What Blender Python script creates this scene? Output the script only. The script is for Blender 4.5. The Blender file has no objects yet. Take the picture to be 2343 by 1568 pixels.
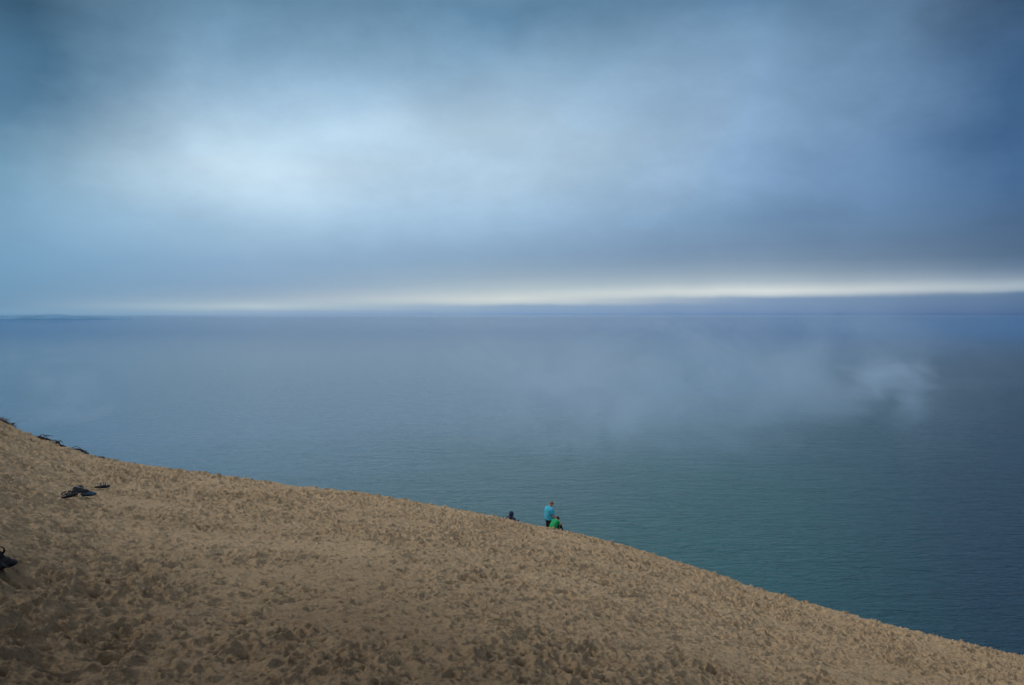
import bpy, bmesh, math, random
import numpy as np
from mathutils import Vector, Matrix
random.seed(7)
S = bpy.context.scene
COL = S.collection
PI = math.pi
# ------------------------------------------------------------------ helpers
def lin(c):
    return tuple(((v/255)/12.92 if v/255 <= .04045 else ((v/255+.055)/1.055)**2.4) for v in c) + (1,)

class NT:
    def __init__(s, tree): s.t = tree; s.n = tree.nodes; s.l = tree.links
    def new(s, typ, **kw):
        n = s.n.new(typ)
        for k, v in kw.items(): setattr(n, k, v)
        return n
    def put(s, sock, v):
        if isinstance(v, bpy.types.NodeSocket): s.l.new(v, sock)
        elif v is not None: sock.default_value = v
    def m(s, op, a, b=None, c=None, clamp=False):
        n = s.new('ShaderNodeMath', operation=op, use_clamp=clamp)
        s.put(n.inputs[0], a)
        if b is not None: s.put(n.inputs[1], b)
        if c is not None: s.put(n.inputs[2], c)
        return n.outputs[0]
    def noise(s, vec, scale, detail=4, rough=.5, dist=0.0):
        n = s.new('ShaderNodeTexNoise')
        s.put(n.inputs['Vector'], vec); n.inputs['Scale'].default_value = scale
        n.inputs['Detail'].default_value = detail; n.inputs['Roughness'].default_value = rough
        n.inputs['Distortion'].default_value = dist
        return n.outputs['Fac']
    def mapr(s, v, a, b, c, d, smooth=True):
        n = s.new('ShaderNodeMapRange', interpolation_type='SMOOTHSTEP' if smooth else 'LINEAR')
        s.put(n.inputs[0], v)
        for i, q in enumerate((a, b, c, d)): s.put(n.inputs[i+1], q)
        return n.outputs[0]
    def mix(s, f, a, b, typ='MIX'):
        n = s.new('ShaderNodeMix', data_type='RGBA', blend_type=typ)
        s.put(n.inputs[0], f); s.put(n.inputs[6], a); s.put(n.inputs[7], b)
        return n.outputs[2]
    def vmul(s, v, k):
        n = s.new('ShaderNodeVectorMath', operation='MULTIPLY'); s.put(n.inputs[0], v); n.inputs[1].default_value = k
        return n.outputs[0]
    def vadd(s, v, k):
        n = s.new('ShaderNodeVectorMath', operation='ADD'); s.put(n.inputs[0], v); n.inputs[1].default_value = k
        return n.outputs[0]
    def bump(s, h, strength, dist, nrm=None):
        n = s.new('ShaderNodeBump'); s.put(n.inputs['Height'], h)
        n.inputs['Strength'].default_value = strength; n.inputs['Distance'].default_value = dist
        if nrm is not None: s.put(n.inputs['Normal'], nrm)
        return n.outputs[0]

def mat(name):
    m = bpy.data.materials.new(name); m.use_nodes = True
    t = NT(m.node_tree); b = m.node_tree.nodes['Principled BSDF']
    return m, t, b

def simple(name, c, rough=.8, var=.25, scale=30, bump=.3, bd=.003):
    m, t, b = mat(name)
    pos = t.new('ShaderNodeTexCoord').outputs['Object']
    n = t.noise(pos, scale, 4)
    f = t.mapr(n, .3, .7, 1-var, 1+var)
    cc = t.mix(1.0, (c[0], c[1], c[2], 1), f, 'MULTIPLY')
    t.put(b.inputs['Base Color'], cc)
    b.inputs['Roughness'].default_value = rough
    b.inputs['Specular IOR Level'].default_value = .3
    t.put(b.inputs['Normal'], t.bump(t.noise(pos, scale*3, 3), bump, bd))
    return m

def tag(o, label=None, cat=None, group=None, kind=None):
    if label: o['label'] = label
    if cat: o['category'] = cat
    if group: o['group'] = group
    if kind: o['kind'] = kind
    return o
def empty(name, loc=(0,0,0), rot=(0,0,0)):
    o = bpy.data.objects.new(name, None); COL.objects.link(o)
    o.location = loc; o.rotation_euler = rot; o.empty_display_size = .1
    return o
def mk(name, bm, m, parent=None, smooth=True):
    bmesh.ops.recalc_face_normals(bm, faces=bm.faces)
    me = bpy.data.meshes.new(name); bm.to_mesh(me); bm.free()
    if smooth: me.polygons.foreach_set('use_smooth', [True]*len(me.polygons))
    me.materials.append(m)
    o = bpy.data.objects.new(name, me); COL.objects.link(o)
    if parent: o.parent = parent
    return o

# ------------------------------------------------------------------ terrain height
F = 768.0; HR = 314.0; EYE = 1.7; K = .05
def A_of(px): return (px/2343*1024-512)/F
def V_of(py): return (py/1568*685-HR)/F
edge = [(-900,800),(-500,865),(-150,925),(0,962),(40,986),(90,1005),(140,1023),(200,1044),(300,1062),(450,1085),(600,1106),(850,1135),
        (1000,1160),(1160,1192),(1290,1218),(1400,1243),(1450,1258),(1600,1305),(1700,1340),(1850,1385),(2000,1425),(2150,1463),
        (2343,1508),(2800,1600),(3600,1700)]
ag = np.arange(-2, 2.0001, .004)
sg = np.interp(ag, [A_of(p) for p, _ in edge], [V_of(q) for _, q in edge])
dg = np.interp(ag, [A_of(p) for p in (-600, 0, 300, 1200, 1800, 2343, 3000)], [24, 26, 29, 31, 28, 23, 20])
ker = np.exp(-.5*(np.arange(-15, 16)*.004/.014)**2); ker /= ker.sum()
ker2 = np.exp(-.5*(np.arange(-60, 61)*.004/.08)**2); ker2 /= ker2.sum()
sg = np.convolve(np.pad(sg, 15, 'edge'), ker, 'valid')
dg = np.convolve(np.pad(dg, 60, 'edge'), ker2, 'valid')
yy = np.arange(10, 60, .05)[None, :]
q = EYE/yy + K*np.maximum(yy-dg[:, None], 0)**2/yy
cg = q.min(1); ytg = yy[0][q.argmin(1)]
gg = sg-cg
def zbase(x, y):
    x = np.asarray(x, float); y = np.asarray(y, float)
    a = np.clip(x/np.maximum(y, 3.5), -1.6, 1.6)
    g = np.interp(a, ag, gg); D = np.interp(a, ag, dg)
    dl = (.62-g)/(2*K)
    d = np.maximum(y-D, 0); dq = np.minimum(d, dl)
    return -EYE - g*y - K*dq**2 - (d-dq)*(2*K*dl)
def hsh(i, j, s):
    h = (i.astype(np.int64)*374761393 + j.astype(np.int64)*668265263 + s*974711) & 0xffffffff
    h = ((h ^ (h >> 13))*1274126177) & 0xffffffff
    h = ((h ^ (h >> 16))*2246822519) & 0xffffffff
    return ((h ^ (h >> 15)) & 0xffffffff)/float(0xffffffff)
def vn(x, y, s):
    i = np.floor(x); j = np.floor(y); fx = x-i; fy = y-j
    fx = fx*fx*(3-2*fx); fy = fy*fy*(3-2*fy)
    a = hsh(i, j, s); b = hsh(i+1, j, s); c = hsh(i, j+1, s); d = hsh(i+1, j+1, s)
    return (a*(1-fx)+b*fx)*(1-fy)+(c*(1-fx)+d*fx)*fy-.5
def fbm(x, y, sc, s, o=4):
    r = 0; am = 1
    for k in range(o):
        ca, sa = math.cos(k*1.1+.4), math.sin(k*1.1+.4)
        r = r+am*vn((x*ca-y*sa)/sc, (x*sa+y*ca)/sc, s+k); am *= .5; sc *= .5
    return r
def pits(x, y, cell, s, L, W, prob):
    i0 = np.floor(x/cell); j0 = np.floor(y/cell); out = np.zeros_like(x)
    for di in (-1, 0, 1):
        for dj in (-1, 0, 1):
            i = i0+di; j = j0+dj
            cx = (i+hsh(i, j, s))*cell; cy = (j+hsh(i, j, s+1))*cell
            th = hsh(i, j, s+2)*PI; sz = .6+.7*hsh(i, j, s+3); on = hsh(i, j, s+4) < prob
            dep = .4+.9*hsh(i, j, s+5)
            dx = x-cx; dy = y-cy; c = np.cos(th); sn = np.sin(th)
            u = (dx*c+dy*sn)/(L*sz); v = (-dx*sn+dy*c)/(W*sz)
            r2 = u*u+v*v
            out += on*dep*(-np.exp(-r2*1.6)+.55*np.exp(-((np.sqrt(r2)-1.35)/.38)**2)*(1+.8*u/(1+np.abs(u))))
    return out
def detail(x, y):
    wx = x+.07*fbm(x, y, .14, 50, 4); wy = y+.07*fbm(x, y, .14, 60, 4)
    patch = np.clip(1.0+1.1*fbm(x, y, 1.3, 11, 4), .55, 1.5)
    far = 1+.75*np.clip((y-12)/15, 0, 1)
    h = .034*pits(wx, wy, .32, 3, .115, .066, .8)*patch
    h += .022*pits(wx, wy, .14, 21, .048, .033, .9)*patch
    r2 = np.abs(fbm(wy, wx, .10, 131, 4))
    h += (.066*fbm(x, y, .22, 31, 5) - .044*r2)*patch + .012
    return h*far
def zfull(x, y):
    x = np.asarray(x, float); y = np.asarray(y, float)
    big = .05*fbm(x, y, 5, 90, 3)
    return zbase(x, y)+big+detail(x, y)
def gz(x, y): return float(zfull(np.array([x]), np.array([y]))[0])
def tangent(a): return float(np.interp(a, ag, ytg))
def edge_s(a): return float(np.interp(a, ag, sg))
def beyond(a, hide):
    y = tangent(a)
    while -float(zbase(a*y, y))-edge_s(a)*y < hide: y += .03
    return y

# ------------------------------------------------------------------ dune mesh
ys = [-4.0]
while ys[-1] < 300:
    y = ys[-1]
    if y < 3: d = .08
    elif y < 42: d = .014+.0015*(y-3)
    elif y < 60: d = .25
    else: d = .25+.06*(y-60)
    ys.append(y+d)
ys = np.array(ys)
uc = np.arange(-.62, .6201, .0009)
side = .62+np.cumsum(np.linspace(.0016, .03, 60))
us = np.concatenate([-side[::-1], uc, side])
X = us[None, :]*(np.maximum(ys, 0)[:, None]+6); Y = np.repeat(ys[:, None], len(us), 1)
det = np.zeros_like(X); lo = ys < 62
det[lo] = detail(X[lo], Y[lo])
Z = zbase(X, Y)+.05*fbm(X, Y, 5, 90, 3)+det
R, Cn = X.shape
me = bpy.data.meshes.new('sand_dune')
me.vertices.add(R*Cn)
me.vertices.foreach_set('co', np.stack([X, Y, Z], -1).astype(np.float32).ravel())
idx = np.arange(R*Cn, dtype=np.int32).reshape(R, Cn)
f4 = np.stack([idx[:-1, :-1], idx[:-1, 1:], idx[1:, 1:], idx[1:, :-1]], -1).reshape(-1, 4)
me.loops.add(f4.size); me.loops.foreach_set('vertex_index', f4.ravel())
me.polygons.add(len(f4)); me.polygons.foreach_set('loop_start', np.arange(0, f4.size, 4, dtype=np.int32))
me.polygons.foreach_set('loop_total', np.full(len(f4), 4, dtype=np.int32))
me.update(calc_edges=True)
me.polygons.foreach_set('use_smooth', np.ones(len(f4), dtype=bool))
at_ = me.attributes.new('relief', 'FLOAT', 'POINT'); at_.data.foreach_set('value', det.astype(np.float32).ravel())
m, t, b = mat('dune_sand')
geo = t.new('ShaderNodeNewGeometry').outputs['Position']
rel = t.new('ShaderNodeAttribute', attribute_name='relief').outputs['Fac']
spg = t.new('ShaderNodeSeparateXYZ'); t.l.new(geo, spg.inputs[0])
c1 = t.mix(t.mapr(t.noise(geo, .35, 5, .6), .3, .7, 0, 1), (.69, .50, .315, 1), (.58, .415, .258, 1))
c2 = t.mix(t.mapr(rel, -.07, .005, .88, 0), c1, (.155, .102, .058, 1))  # moist dug-up sand in the pits, with hollow shade painted in
sp = t.mapr(t.noise(geo, 34, 6, .85), .48, .64, 0, .5)
c3 = t.mix(sp, c2, (.21, .14, .082, 1))
clod = t.mapr(t.noise(geo, 7, 5, .8), .52, .66, 0, .6)
c3 = t.mix(clod, c3, (.20, .134, .078, 1))
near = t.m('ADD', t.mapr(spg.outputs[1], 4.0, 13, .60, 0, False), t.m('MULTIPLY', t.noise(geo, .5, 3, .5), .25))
near_shade = t.mapr(near, .15, .80, 0, .88)  # vignette painted into the sand colour, darker toward the camera
c4 = t.mix(near_shade, c3, t.mix(.30, (.13, .088, .055, 1), c3))
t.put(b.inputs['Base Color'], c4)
b.inputs['Roughness'].default_value = .95; b.inputs['Specular IOR Level'].default_value = .15
n1 = t.bump(t.noise(geo, 18, 8, .8), 1.0, .08)
n2 = t.bump(t.noise(geo, 70, 3, .6), .8, .012, n1)
t.put(b.inputs['Normal'], n2)
me.materials.append(m)
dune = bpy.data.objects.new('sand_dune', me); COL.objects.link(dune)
tag(dune, 'steep tan sand dune covered with footprints, falling away to the lake', 'sand dune', kind='structure')

# ------------------------------------------------------------------ lake
bm = bmesh.new()
LZ = -130.0
lx = [-90000, -30000, -8000, -2000, 0, 2000, 8000, 30000, 90000]; ly = [-3000, 100, 600, 2000, 6000, 20000, 80000]
vs = [[bm.verts.new((x, y, LZ)) for x in lx] for y in ly]
for j in range(len(ly)-1):
    for i in range(len(lx)-1):
        bm.faces.new((vs[j][i], vs[j][i+1], vs[j+1][i+1], vs[j+1][i]))
m, t, b = mat('lake_water')
geo = t.new('ShaderNodeNewGeometry').outputs['Position']
sp_ = t.new('ShaderNodeSeparateXYZ'); t.l.new(geo, sp_.inputs[0])
big = t.noise(t.vmul(geo, (1, 1.2, 1)), .0035, 4, .55, .4)
wob = t.m('ADD', sp_.outputs[1], t.m('MULTIPLY', t.m('SUBTRACT', big, .5), 400))
shal_pale = t.mapr(t.m('ADD', wob, t.m('MULTIPLY', sp_.outputs[0], -.9)), 340, 1150, 0, 1)  # teal shallows near shore; pale end paints in haze and reflected sky
base = t.mix(shal_pale, (.001, .140, .140, 1), (.150, .330, .520, 1))
east = t.mapr(t.m('DIVIDE', sp_.outputs[0], sp_.outputs[1]), .20, .70, 0, .95)
base = t.mix(east, base, (.001, .042, .075, 1))
far_blue = t.mapr(t.m('LOGARITHM', t.m('MAXIMUM', sp_.outputs[1], 1.0), 10.0), 3.25, 3.8, 0, 1)  # far water turns bluer, with a lower IOR
base = t.mix(far_blue, base, (.014, .15, .40, 1))
t.put(b.inputs['Base Color'], base)
t.put(b.inputs['IOR'], t.mapr(far_blue, 0, 1, 1.33, 1.12))
b.inputs['Roughness'].default_value = .07
h0 = t.noise(t.vmul(geo, (1, 3.0, 1)), .035, 3, .55, .3)
h1 = t.noise(t.vmul(geo, (1, 2.3, 1)), .12, 5, .7, .3)
h2 = t.noise(t.vmul(geo, (1, 2.0, 1)), .42, 4, .65)
nn = t.bump(h0, 1.0, 9.0)
nn = t.bump(h1, 1.0, 6.0, nn)
nn = t.bump(h2, 1.0, .9, nn)
t.put(b.inputs['Normal'], nn)
lake = mk('lake', bm, m, smooth=False)
tag(lake, 'calm blue and teal lake with fine ripples reaching the horizon', 'lake', kind='structure')

# ------------------------------------------------------------------ headland far left
bm = bmesh.new()
n = 120; prev = None
for i in range(n+1):
    u = i/n
    x = -22000+(-9900+22000)*u
    y0 = 20000
    h = (95+14*math.sin(u*9)+8*math.sin(u*31+1)+5*math.sin(u*77))*min(1, ((1-u)/.16))**.7
    h = max(h, .5)
    row = [bm.verts.new((x*(y0+dy)/y0, y0+dy, LZ-1+hh*h)) for dy, hh in ((0, 0), (60, .28), (500, .8), (1400, 1.0), (3500, .7), (5000, 0))]
    if prev:
        for k in range(5): bm.faces.new((prev[k], row[k], row[k+1], prev[k+1]))
    prev = row
hm = simple('hazy_headland', (.13, .31, .51), .95, .12, .002, .2, 5)  # aerial haze put into the base colour as pale blue
head = mk('headland', bm, hm)
tag(head, 'low hazy blue headland on the far side of the lake at left', 'headland', kind='structure')

# ------------------------------------------------------------------ mist over the lake (true volumes)
def volmat(name, build):
    m = bpy.data.materials.new(name); m.use_nodes = True; t = NT(m.node_tree)
    for nd in list(t.n):
        if nd.type != 'OUTPUT_MATERIAL': t.n.remove(nd)
    out = [nd for nd in t.n if nd.type == 'OUTPUT_MATERIAL'][0]
    v = t.new('ShaderNodeVolumePrincipled'); build(t, v)
    t.l.new(v.outputs[0], out.inputs['Volume'])
    return m
def mist(label, px, py, yd, rx, rz, ry, dens, seed, fs=14, edge_w=.42, t0=.26):
    bm = bmesh.new(); bmesh.ops.create_icosphere(bm, subdivisions=3, radius=1)
    s = F/yd*2343/1024
    dim = (rx/s, ry, rz/s)
    def build(t, v):
        tc = t.new('ShaderNodeTexCoord').outputs['Object']
        ln = t.new('ShaderNodeVectorMath', operation='LENGTH'); t.put(ln.inputs[0], tc)
        nz = t.noise(t.vadd(t.vmul(tc, (dim[0]/fs, dim[1]/fs*.4, dim[2]/fs*1.5)), (seed, seed*2.3, 0)), 1.0, 4, .5, .5)
        thr = t.m('ADD', t.m('MULTIPLY', t.m('POWER', ln.outputs['Value'], 1.5), edge_w), t0)
        d = t.mapr(t.m('SUBTRACT', nz, thr), 0.0, .46, 0, 1)
        d = t.m('MULTIPLY', d, t.mapr(ln.outputs['Value'], .2, 1.0, 1, 0))
        d = t.m('MULTIPLY', d, dens)
        v.inputs['Color'].default_value = (.80, .92, 1, 1); v.inputs['Anisotropy'].default_value = .1
        # added bluish glow standing in for skylight scattered repeatedly in the vapour
        v.inputs['Emission Color'].default_value = (.050, .105, .185, 1)
        t.put(v.inputs['Emission Strength'], d)
        t.put(v.inputs['Density'], d)
    o = mk('mist', bm, volmat('mist', build)); o.location = (A_of(px)*yd, yd, -V_of(py)*yd); o.scale = dim
    tag(o, label, 'mist', kind='structure')
    return o
mist('pale round puff of mist over the water at far right', 2040, 885, 250, 190, 130, 16, .072, 3, 13, .34)
mist('broad pale mist over the water from the centre to the right', 1700, 865, 300, 900, 260, 30, .020, 8, 34, .26, .20)
mist('thin mist above the water over the two people', 1330, 950, 270, 420, 190, 22, .020, 15, 22, .38)
mist('thin pale haze over the water at far left', 110, 900, 300, 300, 160, 24, .014, 44, 22)

# ------------------------------------------------------------------ small builders
def ringpts(c, ax1, ax2, r1, r2, n):
    return [c+ax1*(math.cos(2*PI*k/n)*r1)+ax2*(math.sin(2*PI*k/n)*r2) for k in range(n)]
def loft(bm, rings):
    vv = [[bm.verts.new(p) for p in r] for r in rings]
    n = len(vv[0])
    for a, b_ in zip(vv, vv[1:]):
        for k in range(n): bm.faces.new((a[k], a[(k+1) % n], b_[(k+1) % n], b_[k]))
    bm.faces.new(vv[0][::-1]); bm.faces.new(vv[-1])
def tube(bm, pts, rad, n=10, flat=1.0, up=None, cap=True):
    pts = [Vector(p) for p in pts]; rings = []
    ref = Vector(up) if up else Vector((.13, .21, .97))
    for i, p in enumerate(pts):
        d = (pts[min(i+1, len(pts)-1)]-pts[max(i-1, 0)]).normalized()
        a1 = d.cross(ref)
        if a1.length < .05: a1 = d.cross(Vector((1, 0, 0)))
        a1.normalize(); a2 = a1.cross(d).normalized()
        r = rad[i] if hasattr(rad, '__len__') else rad
        if cap and i == 0: rings.append(ringpts(p-d*r*.6, a1, a2, r*.55, r*.55*flat, n))
        rings.append(ringpts(p, a1, a2, r, r*flat, n))
        if cap and i == len(pts)-1: rings.append(ringpts(p+d*r*.6, a1, a2, r*.55, r*.55*flat, n))
    loft(bm, rings)
def ell(bm, c, r, rot=None, sub=3):
    M = Matrix.Translation(Vector(c)) @ (rot.to_4x4() if rot else Matrix.Identity(4)) @ Matrix.Diagonal((*r, 1))
    bmesh.ops.create_icosphere(bm, subdivisions=sub, radius=1, matrix=M)
def hring(c, w, d, n=20):
    out = []
    for k in range(n):
        th = 2*PI*k/n
        out.append(Vector(c)+Vector((math.copysign(abs(math.cos(th))**.8, math.cos(th))*w, math.copysign(abs(math.sin(th))**.8, math.sin(th))*d, 0)))
    return out
def hand(bm, wrist, direc, palm_n, s=1.0, side=1, curl=.5):
    w = Vector(wrist); d = Vector(direc).normalized(); nrm = Vector(palm_n); nrm = (nrm-d*nrm.dot(d)).normalized()
    lat = d.cross(nrm)*side
    tube(bm, [w, w+d*.045*s, w+d*.088*s], [.026*s, .038*s, .036*s], 10, .42, up=nrm)
    for k, L in enumerate((.070, .080, .075, .058)):
        st = w+d*.082*s+lat*((1.5-k)*.020*s)
        pts = [st-d*.02*s, st]; ang = 0
        for seg in (.45, .32, .23):
            ang += curl*.7
            pts.append(pts[-1]+(d*math.cos(ang)+nrm*math.sin(ang))*L*seg*s)
        tube(bm, pts, [.010*s, .0095*s, .009*s, .008*s, .007*s], 8)
    st = w+d*.028*s+lat*.028*s
    tube(bm, [st-lat*.012*s, st+lat*.02*s+d*.022*s+nrm*.01*s, st+lat*.026*s+d*.052*s+nrm*.022*s], [.014*s, .012*s, .009*s], 8)
def head_mesh(bm, c, R, s=1.0):
    c = Vector(c)
    def P(x, y, z): return c+R@Vector((x*s, y*s, z*s))
    ell(bm, P(0, -.008, .03), (.076*s, .094*s, .088*s), R)
    ell(bm, P(0, .018, -.035), (.058*s, .068*s, .072*s), R)
    ell(bm, P(0, .052, -.078), (.028*s, .026*s, .022*s), R)
    tube(bm, [P(0, .078, .02), P(0, .104, -.018), P(0, .09, -.026)], [.009*s, .014*s, .010*s], 8)
    tube(bm, [P(-.045, .072, .028), P(0, .084, .03), P(.045, .072, .028)], .010*s, 8)
    tube(bm, [P(-.020, .082, -.047), P(0, .09, -.046), P(.020, .082, -.047)], .007*s, 8)
    for sx in (-1, 1):
        ell(bm, P(sx*.078, -.005, -.008), (.010*s, .018*s, .031*s), R, 2)
def face_bits(root, c, R, s, m_eye):
    for sx in (-1, 1):
        bm = bmesh.new(); ell(bm, Vector(c)+R@Vector((sx*.031*s, .0775*s, .008*s)), (.012*s, .008*s, .008*s), R, 2)
        mk('eye', bm, m_eye, root)
def cap_hair(root, c, R, s, m, thick=.010, lowback=-.05):
    bm = bmesh.new(); bmesh.ops.create_icosphere(bm, subdivisions=4, radius=1)
    for v in bm.verts:
        p = v.co; rr = 1+.03*math.sin(p.x*19+p.z*13)*math.sin(p.y*23)
        v.co = Vector((p.x*.082*rr, p.y*.100*rr-.008, p.z*.094*rr+.032))
    dele = [v for v in bm.verts if v.co.z < (lowback if v.co.y < -.02 else (.005 if v.co.y < .03 else .055))]
    bmesh.ops.delete(bm, geom=dele, context='VERTS')
    for v in bm.verts: v.co = Vector(c)+R@(v.co*s)
    o = mk('hair', bm, m, root)
    sd = o.modifiers.new('s', 'SOLIDIFY'); sd.thickness = thick; sd.offset = 0
    return o
def remesh(o, v, sm=4):
    r = o.modifiers.new('r', 'REMESH'); r.mode = 'VOXEL'; r.voxel_size = v; r.use_smooth_shade = True
    k = o.modifiers.new('k', 'SMOOTH'); k.iterations = sm; k.factor = .5
    return o
ftex = bpy.data.textures.new('folds', 'CLOUDS'); ftex.noise_scale = .13
def folds(o, st=.02, mid=.15):
    d = o.modifiers.new('d', 'DISPLACE'); d.texture = ftex; d.strength = st; d.texture_coords = 'LOCAL'; d.mid_level = mid

skin = simple('skin', (.50, .25, .17), .55, .12, 12, .1, .001)
eye_m = simple('eye_dark', (.03, .02, .02), .3, .1)
hair_g = simple('cropped_greying_hair', (.24, .13, .09), .8, .2, 60, .5)
hair_d = simple('dark_hair', (.018, .013, .011), .7, .4, 60, .5)
cyan = simple('turquoise_cotton', (.055, .44, .66), .85, .10, 15, .3, .004)
black = simple('black_cloth', (.012, .013, .018), .85, .2, 15, .3, .004)
green = simple('green_cotton', (.012, .34, .11), .85, .12, 15, .3, .004)
navy = simple('navy_fleece', (.022, .034, .070), .9, .2, 15, .3, .004)
denim = simple('light_denim', (.06, .20, .34), .85, .2, 25, .3, .003)
shoe_m = simple('dark_rubber', (.012, .012, .014), .5, .3, 40, .3)

def make_person(name, label, loc, th, s, torso, head_c, head_R, arms, legs, mats, shirt, shorts_to, hood=False, group=None):
    root = empty(name, loc, (0, 0, th)); tag(root, label, 'person', group)
    ct, st_ = math.cos(th), math.sin(th)
    def G(lx, ly): return gz(loc[0]+lx*ct-ly*st_, loc[1]+lx*st_+ly*ct)-loc[2]
    bm = bmesh.new()
    loft(bm, [hring((0, y*s, z*s), (w-.008)*s, (d-.008)*s) for (y, z, w, d) in torso])
    ty, tz = torso[-1][0]*s, torso[-1][1]*s
    hc = Vector(head_c)*s
    tube(bm, [(0, ty, tz-.03*s), (0, (ty+hc.y)/2, (tz+hc.z)/2-.02*s), hc+head_R@Vector((0, -.015, -.02))*s], [.060*s, .055*s, .053*s], 12)
    head_mesh(bm, hc, head_R, s)
    for i, (sh, el, wr, hd) in enumerate(arms):
        sh, el, wr = Vector(sh)*s, Vector(el)*s, Vector(wr)*s
        tube(bm, [sh, sh.lerp(el, .4), el, el.lerp(wr, .3), wr], [.048*s, .046*s, .037*s, .039*s, .026*s], 12)
        hand(bm, wr, hd, (-(1 if sh.x > 0 else -1), .1, -.2), s, 1 if sh.x > 0 else -1, .55)
    legp = []
    for hp, kn, an in legs:
        hp, kn, an = Vector(hp)*s, Vector(kn)*s, Vector(an)*s
        an.z = G(an.x, an.y)+.085*s
        tube(bm, [hp, hp.lerp(kn, .5), kn, kn.lerp(an, .35), an], [.088*s, .076*s, .055*s, .056*s, .038*s], 12)
        fy = an.y+.17*s
        toe = Vector((an.x*1.06, fy, G(an.x*1.06, fy)+.03*s))
        tube(bm, [an+Vector((0, -.05*s, -.05*s)), an+Vector((0, .04*s, -.04*s)), toe], [.036*s, .042*s, .03*s], 10)
        legp.append((hp, kn, an, toe))
    body = remesh(mk('body', bm, skin, root), .008*max(s, .8), 3)
    face_bits(root, hc, head_R, s, eye_m)
    bm = bmesh.new(); e = .018
    tn = torso[-1]
    loft(bm, [hring((0, y*s, z*s), (w+e)*s, (d+e)*s) for (y, z, w, d) in torso[shirt[0]:-1]]+[hring((0, tn[0]*s, (tn[1]-.004)*s), .105*s, .088*s), hring((0, tn[0]*s, (tn[1]+.014)*s), .078*s, .072*s)])
    for (sh, el, wr, hd) in arms:
        sh, el, wr = Vector(sh)*s, Vector(el)*s, Vector(wr)*s
        ell(bm, sh, (.074*s, .076*s, .070*s))
        ell(bm, (sh.x*.6, sh.y, sh.z+.028*s), (.075*s, .078*s, .050*s))
        if shirt[1] <= 1: tube(bm, [sh, sh.lerp(el, shirt[1]*.5), sh.lerp(el, shirt[1])], [.074*s, .070*s, .068*s], 12, cap=False)
        else: tube(bm, [sh, sh.lerp(el, .5), el, el.lerp(wr, .5), wr], [.074*s, .066*s, .060*s, .054*s, .042*s], 12)
    if hood:
        h2 = bmesh.new()
        bmesh.ops.create_icosphere(h2, subdivisions=4, radius=1)
        for v in h2.verts: v.co = Vector((v.co.x*.104, v.co.y*.120-.014, v.co.z*.130+.010))
        bmesh.ops.delete(h2, geom=[v for v in h2.verts if v.co.y > .062], context='VERTS')
        for v in h2.verts: v.co = hc+head_R@(v.co*s)
        ho = mk('hood', h2, mats['shirt'], root); sd = ho.modifiers.new('s', 'SOLIDIFY'); sd.thickness = .014
        tube(bm, [(0, ty-.03*s, tz-.05*s), hc+Vector((0, -.03*s, -.07*s))], [.14*s, .092*s], 14)
    sh_o = remesh(mk('hoodie' if hood else 'shirt', bm, mats['shirt'], root), .011, 4); folds(sh_o, .022)
    bm = bmesh.new()
    loft(bm, [hring((0, y*s, z*s), (w+.008)*s, (d+.010)*s) for (y, z, w, d) in torso[:3]])
    for hp, kn, an, toe in legp:
        if shorts_to <= 1: tube(bm, [hp, hp.lerp(kn, shorts_to*.5), hp.lerp(kn, shorts_to)], [.115*s, .110*s, .104*s], 14, cap=False)
        else: tube(bm, [hp, hp.lerp(kn, .5), kn, kn.lerp(an, .5), an.lerp(kn, .08)], [.104*s, .092*s, .074*s, .066*s, .058*s], 14)
    so = remesh(mk('shorts' if shorts_to <= 1 else 'trousers', bm, mats['legs'], root), .011, 3); folds(so, .016, .3)
    for hp, kn, an, toe in legp:
        bm = bmesh.new()
        tube(bm, [an+Vector((0, -.06*s, -.045*s)), an+Vector((0, .05*s, -.035*s)), toe+Vector((0, .01, .002))], [.046*s, .05*s, .04*s], 12, .85)
        remesh(mk('shoe', bm, shoe_m, root), .01, 2)
    if not hood: cap_hair(root, hc, head_R, s, mats['hair'], thick=mats.get('ht', .010))
    else: cap_hair(root, hc, head_R, s, hair_d, thick=.006)
    return root

RX = lambda deg: Matrix.Rotation(math.radians(deg), 3, 'X')
a = A_of(1257); y = beyond(a, .46); x = a*y
make_person('person', 'person standing in a turquoise T-shirt and black shorts, head bowed', (x, y, gz(x, y)), math.radians(-58), 1.0,
    [(0, .86, .175, .135), (0, .93, .195, .152), (.01, 1.02, .205, .172), (.02, 1.12, .210, .185), (.01, 1.24, .212, .168), (-.01, 1.36, .215, .140), (-.015, 1.44, .175, .105), (-.005, 1.49, .080, .068)],
    (0, .105, 1.59), RX(-48),
    [((.205, -.01, 1.40), (.285, .0, 1.12), (.20, .27, 1.03), (-.25, .95, -.1)), ((-.205, -.01, 1.40), (-.285, .0, 1.12), (-.20, .26, 1.04), (.25, .95, -.1))],
    [((.09, 0, .88), (.10, .03, .49), (.11, -.01, .08)), ((-.09, 0, .88), (-.11, .04, .49), (-.13, .03, .08))],
    dict(shirt=cyan, legs=black, hair=hair_g, ht=.002), (1, .68), .95)
a = A_of(1266); y = tangent(a)+.35; x = a*y
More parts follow.
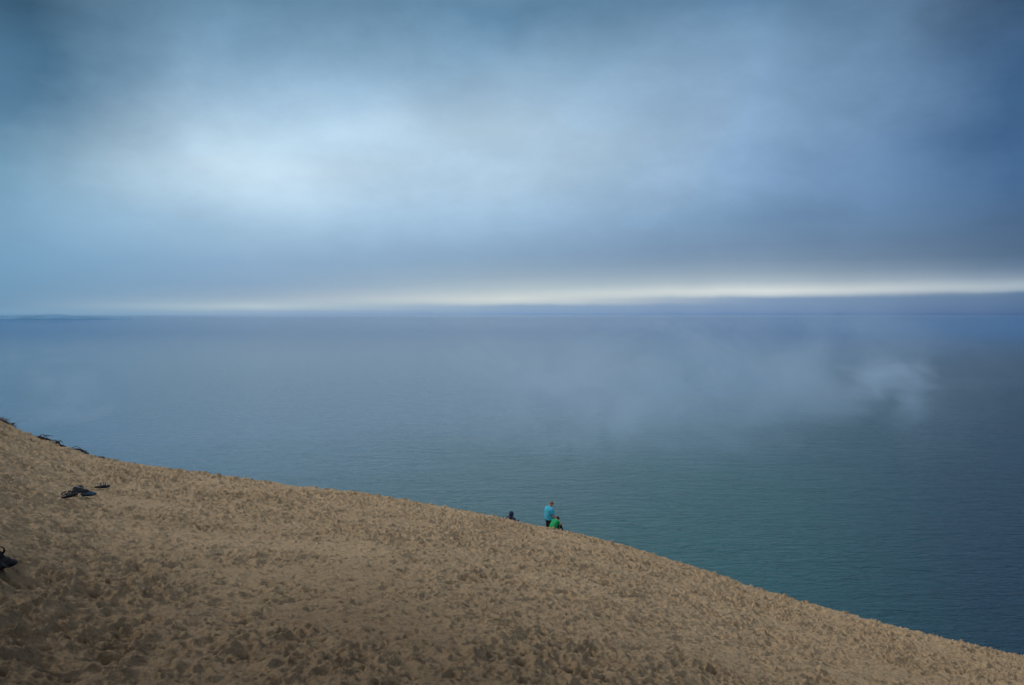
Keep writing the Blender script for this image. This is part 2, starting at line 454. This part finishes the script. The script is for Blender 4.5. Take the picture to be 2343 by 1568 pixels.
make_person('person', 'person in a green T-shirt sitting hunched at the feet of the standing adult', (x, y, gz(x, y)-.05), math.radians(-44), .76,
    [(0, .03, .18, .14), (.0, .12, .195, .16), (.03, .21, .19, .155), (.09, .31, .185, .145), (.16, .39, .185, .13), (.21, .44, .155, .105), (.24, .475, .075, .06)],
    (0, .35, .50), RX(-66),
    [((.170, .18, .41), (.235, .26, .22), (.13, .46, .24), (-.3, .9, -.1)), ((-.170, .18, .41), (-.235, .26, .22), (-.13, .46, .24), (.3, .9, -.1))],
    [((.085, .02, .10), (.13, .40, .20), (.12, .60, .0)), ((-.085, .02, .10), (-.13, .40, .18), (-.12, .64, .0))],
    dict(shirt=green, legs=black, hair=hair_d, ht=.012), (0, .7), 1.5)
a = A_of(1166); y = beyond(a, .33); x = a*y
make_person('person', 'person in a dark navy hooded top sitting alone just below the dune edge', (x, y, gz(x, y)-.02), math.radians(-40), .98,
    [(0, .03, .15, .115), (.0, .12, .168, .13), (.01, .22, .16, .13), (.04, .34, .165, .125), (.07, .45, .182, .12), (.085, .53, .16, .10), (.09, .575, .080, .065)],
    (0, .13, .68), RX(-18),
    [((.170, .075, .50), (.23, .22, .30), (.15, .42, .36), (-.3, .9, -.1)), ((-.170, .075, .50), (-.23, .22, .30), (-.15, .42, .36), (.3, .9, -.1))],
    [((.085, .02, .10), (.13, .42, .38), (.12, .62, .0)), ((-.085, .02, .10), (-.13, .42, .36), (-.12, .66, .0))],
    dict(shirt=navy, legs=denim, hair=hair_d), (1, 2), 1.5, hood=True)

# ------------------------------------------------------------------ footwear on the sand
blk = simple('black_leather', (.010, .010, .012), .5, .3, 60, .4)
gry = simple('charcoal_mesh', (.03, .035, .045), .8, .3, 90, .5)
blu = simple('slate_blue_fabric', (.04, .09, .16), .8, .3, 90, .5)
lite = simple('pale_lining', (.28, .31, .33), .9, .2, 90, .3)
def outline(L, W, n=28):
    pts = []
    for k in range(n):
        th = 2*PI*k/n; yv = -math.cos(th)*L/2; f = (yv/L+.5)
        w = W/2*(.74+.30*math.sin((f-.15)*PI*.95)**2 if f > .15 else .74)
        pts.append((math.sin(th)*w*(1-.12*math.cos(th)**8), yv))
    return pts
def sole_bm(L, W, z0, h):
    bm = bmesh.new(); o = outline(L, W)
    loft(bm, [[Vector((px*k, py*(1-(1-k)*.3), z0+zz*h+.012*max(0, py/L)**2*4)) for px, py in o] for k, zz in ((.94, 0), (1, .2), (1, .8), (.95, 1))])
    return bm
def shoe(label, loc, rot, m_up, m_in, L=.28):
    r = empty('shoe', loc, rot); tag(r, label, 'shoe')
    mk('sole', sole_bm(L, .10, 0, .026), blk, r)
    bm = bmesh.new(); rings = []
    for f, w, h in ((.02, .030, .055), (.10, .038, .078), (.25, .038, .085), (.40, .040, .078), (.55, .044, .060), (.72, .046, .044), (.88, .036, .034), (.98, .016, .020)):
        yv = (f-.5)*L
        rings.append([Vector((math.cos(q_)*w*(1.0 if math.sin(q_) < .5 else .95), yv, .024+max(0, math.sin(q_))*h-(.004 if math.sin(q_) < 0 else 0))) for q_ in [2*PI*k/20 for k in range(20)]])
    loft(bm, rings); mk('upper', bm, m_up, r)
    bm = bmesh.new()
    pts = [(math.cos(q_)*.030, -.065+math.sin(q_)*.055, .100-.012*math.sin(q_)) for q_ in [2*PI*k/18 for k in range(19)]]
    tube(bm, pts, .009, 8, cap=False); mk('collar', bm, m_in, r)
    for k in range(4):
        bm = bmesh.new(); yv = .005+k*.02; hh = .098-k*.010
        tube(bm, [(-.022, yv, hh-.012), (0, yv+.004, hh+.003), (.022, yv, hh-.012)], .0035, 6); mk('lace', bm, m_in, r)
    return r
def sandal(label, loc, rot, m_st, m_so, L=.28, loop=True):
    r = empty('sandal', loc, rot); tag(r, label, 'sandal')
    mk('sole', sole_bm(L, .105, 0, .034), m_so, r)
    for yv, w, h in ((.065, .047, .062), (.015, .045, .075)):
        bm = bmesh.new()
        tube(bm, [(math.cos(q_)*w, yv+.006*math.sin(q_*2), .018+math.sin(q_)*h) for q_ in [PI*k/12 for k in range(13)]], .020, 8, .25, up=(0, 1, 0))
        mk('strap', bm, m_st, r)
    if loop:
        bm = bmesh.new()
        tube(bm, [(math.cos(q_)*.040, -.07+math.sin(q_)*.06, .085+.02*math.sin(q_)) for q_ in [2*PI*k/18 for k in range(19)]], .015, 8, .4)
        for sx in (-1, 1): tube(bm, [(sx*.043, -.05, .02), (sx*.038, -.06, .09)], .014, 8, .5)
        mk('ankle_strap', bm, m_st, r)
    return r
def ground_at(px, py):
    a = A_of(px); v = V_of(py)
    yv = np.arange(4, 40, .02); z = zfull(a*yv, yv)
    k = int(np.argmax(-z/yv <= v))
    return (a*yv[k], float(yv[k]), float(z[k]))
def D(*q_): return tuple(math.radians(k) for k in q_)
def at(px, py, dz=0.0):
    g = ground_at(px, py); return (g[0], g[1], g[2]+dz)
def bag(label, loc, rot, s, seed):
    r = empty('bag', loc, rot); tag(r, label, 'bag')
    rn = random.Random(seed); bm = bmesh.new()
    for k in range(9):
        ell(bm, (rn.uniform(-.10, .10)*s, rn.uniform(-.06, .06)*s, rn.uniform(.03, .09)*s), (rn.uniform(.05, .09)*s, rn.uniform(.04, .07)*s, rn.uniform(.03, .06)*s))
    ell(bm, (-.02*s, 0, .15*s), (.05*s, .04*s, .06*s))
    o = remesh(mk('pouch', bm, black, r), .009, 2); folds(o, .03, .5)
    bm = bmesh.new()
    tube(bm, [(.0+.045*s*math.cos(q_), 0, .22*s+.045*s*math.sin(q_)) for q_ in [2*PI*k/16 for k in range(17)]], .011, 8, .5); mk('carry_loop', bm, blk, r)
    bm = bmesh.new()
    tube(bm, [(.02*s, -.02, .10*s), (.09*s, -.05, .05*s), (.12*s, -.04, .015), (.14*s, -.03, .012)], .012, 8, .4); mk('strap', bm, blk, r)
    return r
sandal('black strappy sandal at the left end of the footwear pile', at(159, 1142, .04), D(4, 14, -38), blk, blk)
sandal('black sandal tipped on its side in the middle of the footwear pile', at(177, 1134, .08), D(10, 50, 20), blk, gry)
shoe('charcoal laced shoe with pale collar on top of the footwear pile', at(184, 1138, .08), D(-6, -18, -55), gry, lite)
shoe('slate blue shoe at the right end of the footwear pile, toe to the right', at(203, 1140, .04), D(0, 6, -78), blu, gry)
sandal('left one of two small blue sandals lying apart beyond the pile', at(229, 1119, .03), D(0, 0, -60), blu, blk, .22, False)
sandal('right one of two small blue sandals lying apart beyond the pile', at(240, 1120, .03), D(4, 6, -75), blu, blk, .22, False)
bag('small crumpled black bag with a carry loop lying at the left edge', at(2, 1306, .01), D(0, 0, 0), .66, 5)

# ------------------------------------------------------------------ driftwood branch and dry tuft on the left edge
wood = simple('weathered_dark_wood', (.06, .040, .028), .9, .5, 25, .6, .01)
straw = simple('dry_brown_stems', (.10, .060, .032), .9, .5, 8, .3)
def on_edge(px, off=0.0, dz=0.0):
    a = A_of(px); y = tangent(a)+off; return Vector((a*y, y, gz(a*y, y)+dz))
c0 = on_edge(150); br = empty('driftwood_branch', c0); tag(br, 'long dark driftwood branch with twigs lying along the dune edge at left', 'driftwood')
main = [on_edge(p, .1*math.sin(p*.05), .06+.03*math.sin(p*.11))-c0 for p in range(88, 246, 5)]
bm = bmesh.new(); tube(bm, main, [.065*(1-.7*i/len(main))*(.6+.7*random.random()) for i in range(len(main))], 8); mk('branch', bm, wood, br)
rnd = random.Random(3)
for i in range(46):
    k = min(len(main)-1, int(rnd.random()**1.4*len(main))); p = main[k].copy()
    d = Vector((rnd.uniform(-1, 1), rnd.uniform(-.6, .6), rnd.uniform(-.1, .4))).normalized(); L = rnd.uniform(.12, .36)*(1.2-.6*k/len(main))
    bm = bmesh.new(); q1 = p+d*L*.5+Vector((0, 0, rnd.uniform(-.02, .04))); q2 = p+d*L+Vector((rnd.uniform(-.1, .1), 0, rnd.uniform(-.12, .0)))
    tube(bm, [p, q1, q2], [.018, .012, .006], 5); mk('twig', bm, wood, br)
c1 = on_edge(10); tu = empty('dry_grass_tuft', c1); tag(tu, 'low brown dry tuft on the dune top at the far left edge', 'grass tuft')
bm = bmesh.new()
for i in range(520):
    px = rnd.uniform(-60, 32); p = on_edge(px, rnd.uniform(-.35, .3), -.02)-c1
    d = Vector((rnd.uniform(-.8, .8), rnd.uniform(-.5, .5), rnd.uniform(.15, .8)))*rnd.uniform(.10, .32)
    tube(bm, [p, p+d*.6, p+d+Vector((d.x*.4, 0, -.03))], [.010, .007, .003], 4, cap=False)
mk('dry_stems', bm, straw, tu)

# ------------------------------------------------------------------ world
W = bpy.data.worlds.new('World'); S.world = W; W.use_nodes = True
t = NT(W.node_tree); bg = W.node_tree.nodes['Background']
dirv = t.new('ShaderNodeTexCoord').outputs['Generated']
sx = t.new('ShaderNodeSeparateXYZ'); t.l.new(dirv, sx.inputs[0])
az = t.m('ARCTAN2', sx.outputs[0], sx.outputs[1]); el = t.m('ARCSINE', sx.outputs[2])
wA = t.noise(t.vmul(dirv, (1, 1, 1.4)), 2.2, 6, .56, 0)
wB = t.noise(t.vmul(t.vadd(dirv, (3.1, 7.7, 1.3)), (1, 1, 1.5)), 3.0, 7, .57, 0)
wH = t.noise(t.vadd(dirv, (5.5, 1.1, 4.2)), 9.0, 5, .6)
up = t.mapr(el, .06, .2, 0, 1)
az2 = t.m('ADD', az, t.m('MULTIPLY', t.m('MULTIPLY', t.m('SUBTRACT', wA, .5), .34), up))
el2 = t.m('ADD', el, t.m('MULTIPLY', t.m('MULTIPLY', t.m('SUBTRACT', wB, .5), .12), up))
el2 = t.m('ADD', el2, t.m('MULTIPLY', t.m('SUBTRACT', wH, .5), .007))
tpos = t.m('SQRT', t.m('DIVIDE', t.m('MAXIMUM', el2, 0.0), PI/2))
cols = {
 0: [(0,(58,92,118)),(100,(70,109,138)),(200,(84,124,154)),(300,(100,139,167)),(400,(118,157,183)),(500,(121,161,190)),(600,(114,156,188)),(660,(110,151,183)),(700,(112,150,181)),(714,(118,156,185)),(722,(112,151,182))],
 585: [(0,(100,138,166)),(100,(128,163,191)),(200,(155,186,211)),(300,(181,208,227)),(380,(190,213,229)),(450,(182,208,227)),(520,(160,191,216)),(600,(139,171,201)),(650,(136,165,193)),(678,(148,171,192)),(692,(163,183,198)),(700,(176,194,204)),(706,(168,188,202)),(713,(146,171,194)),(722,(134,163,193))],
 1171: [(0,(94,133,164)),(100,(130,165,193)),(200,(158,189,214)),(300,(178,205,226)),(400,(170,199,223)),(500,(149,181,209)),(580,(135,164,193)),(610,(140,166,189)),(635,(152,173,190)),(660,(173,190,199)),(684,(206,213,212)),(692,(194,205,208)),(701,(140,166,192)),(722,(120,150,189))],
 1757: [(0,(94,130,162)),(100,(120,154,186)),(200,(130,163,196)),(300,(136,168,200)),(400,(128,160,194)),(500,(113,145,179)),(560,(112,139,169)),(595,(123,146,171)),(622,(142,162,180)),(645,(168,184,195)),(666,(214,220,219)),(674,(197,208,212)),(683,(128,153,184)),(722,(101,131,172))],
 2343: [(0,(46,73,104)),(100,(58,90,125)),(200,(63,97,135)),(300,(65,99,139)),(400,(68,101,140)),(500,(73,101,134)),(580,(82,107,135)),(610,(100,123,149)),(632,(127,147,168)),(652,(163,178,190)),(662,(154,171,187)),(671,(94,122,155)),(722,(72,101,142))],
}
rampo = []; azs = []
for px, L in cols.items():
    a = A_of(px); azp = math.atan(a); azs.append(azp)
    r = t.new('ShaderNodeValToRGB'); t.l.new(tpos, r.inputs[0]); cr = r.color_ramp; cr.interpolation = 'LINEAR'
    pts = []
    for py, c in L:
        v = -V_of(py)*math.cos(azp); e = max(0, math.atan(v)); pts.append((math.sqrt(e/(PI/2)), lin(c)))
    pts.sort(key=lambda k: k[0])
    pts.append((.62, lin((150, 172, 192)))); pts.append((.9, lin((205, 208, 208))))
    cr.elements[0].position = pts[0][0]; cr.elements[0].color = pts[0][1]
    cr.elements[1].position = pts[-1][0]; cr.elements[1].color = pts[-1][1]
    for p, c in pts[1:-1]:
        e = cr.elements.new(p); e.color = c
    rampo.append(r.outputs[0])
c = rampo[0]
for i in range(4):
    c = t.mix(t.mapr(az2, azs[i], azs[i+1], 0, 1, False), c, rampo[i+1])
wC = t.noise(t.vmul(t.vadd(dirv, (9.1, 2.7, 5.3)), (1, 1, 1.8)), 3.4, 8, .6, 0)
gain = t.mapr(wC, .25, .75, .88, 1.18)
gain = t.m('ADD', t.m('MULTIPLY', t.m('SUBTRACT', gain, 1.0), t.mapr(el, .03, .14, .12, 1)), 1.02)
c = t.mix(1.0, c, gain, 'MULTIPLY')
sky = t.new('ShaderNodeTexSky', sky_type='NISHITA'); sky.sun_disc = False
SE, SA = math.radians(36), math.radians(-72)
sky.sun_elevation = SE; sky.sun_rotation = SA
skyc = t.mix(1.0, sky.outputs[0], (.05, .05, .05, 1), 'MULTIPLY')
c = t.mix(.02, c, skyc)
t.put(bg.inputs['Color'], c); bg.inputs['Strength'].default_value = 1.0

sl = bpy.data.lights.new('sun', 'SUN'); sl.energy = 1.5; sl.angle = math.radians(10); sl.color = (1, .90, .76)
so = bpy.data.objects.new('sun', sl); COL.objects.link(so)
d = Vector((math.sin(SA)*math.cos(SE), math.cos(SA)*math.cos(SE), math.sin(SE)))
so.rotation_euler = d.to_track_quat('Z', 'Y').to_euler(); so.location = d*50

# ------------------------------------------------------------------ camera
cam = bpy.data.cameras.new('camera'); cam.lens = 27; cam.sensor_width = 36
cam.clip_start = .1; cam.clip_end = 300000; cam.shift_y = -(342.5-HR)/1024
co = bpy.data.objects.new('camera', cam); COL.objects.link(co)
co.location = (0, 0, 0); co.rotation_euler = (PI/2, 0, 0)
S.camera = co
S.view_settings.view_transform = 'Standard'; S.view_settings.look = 'None'; S.view_settings.exposure = 0
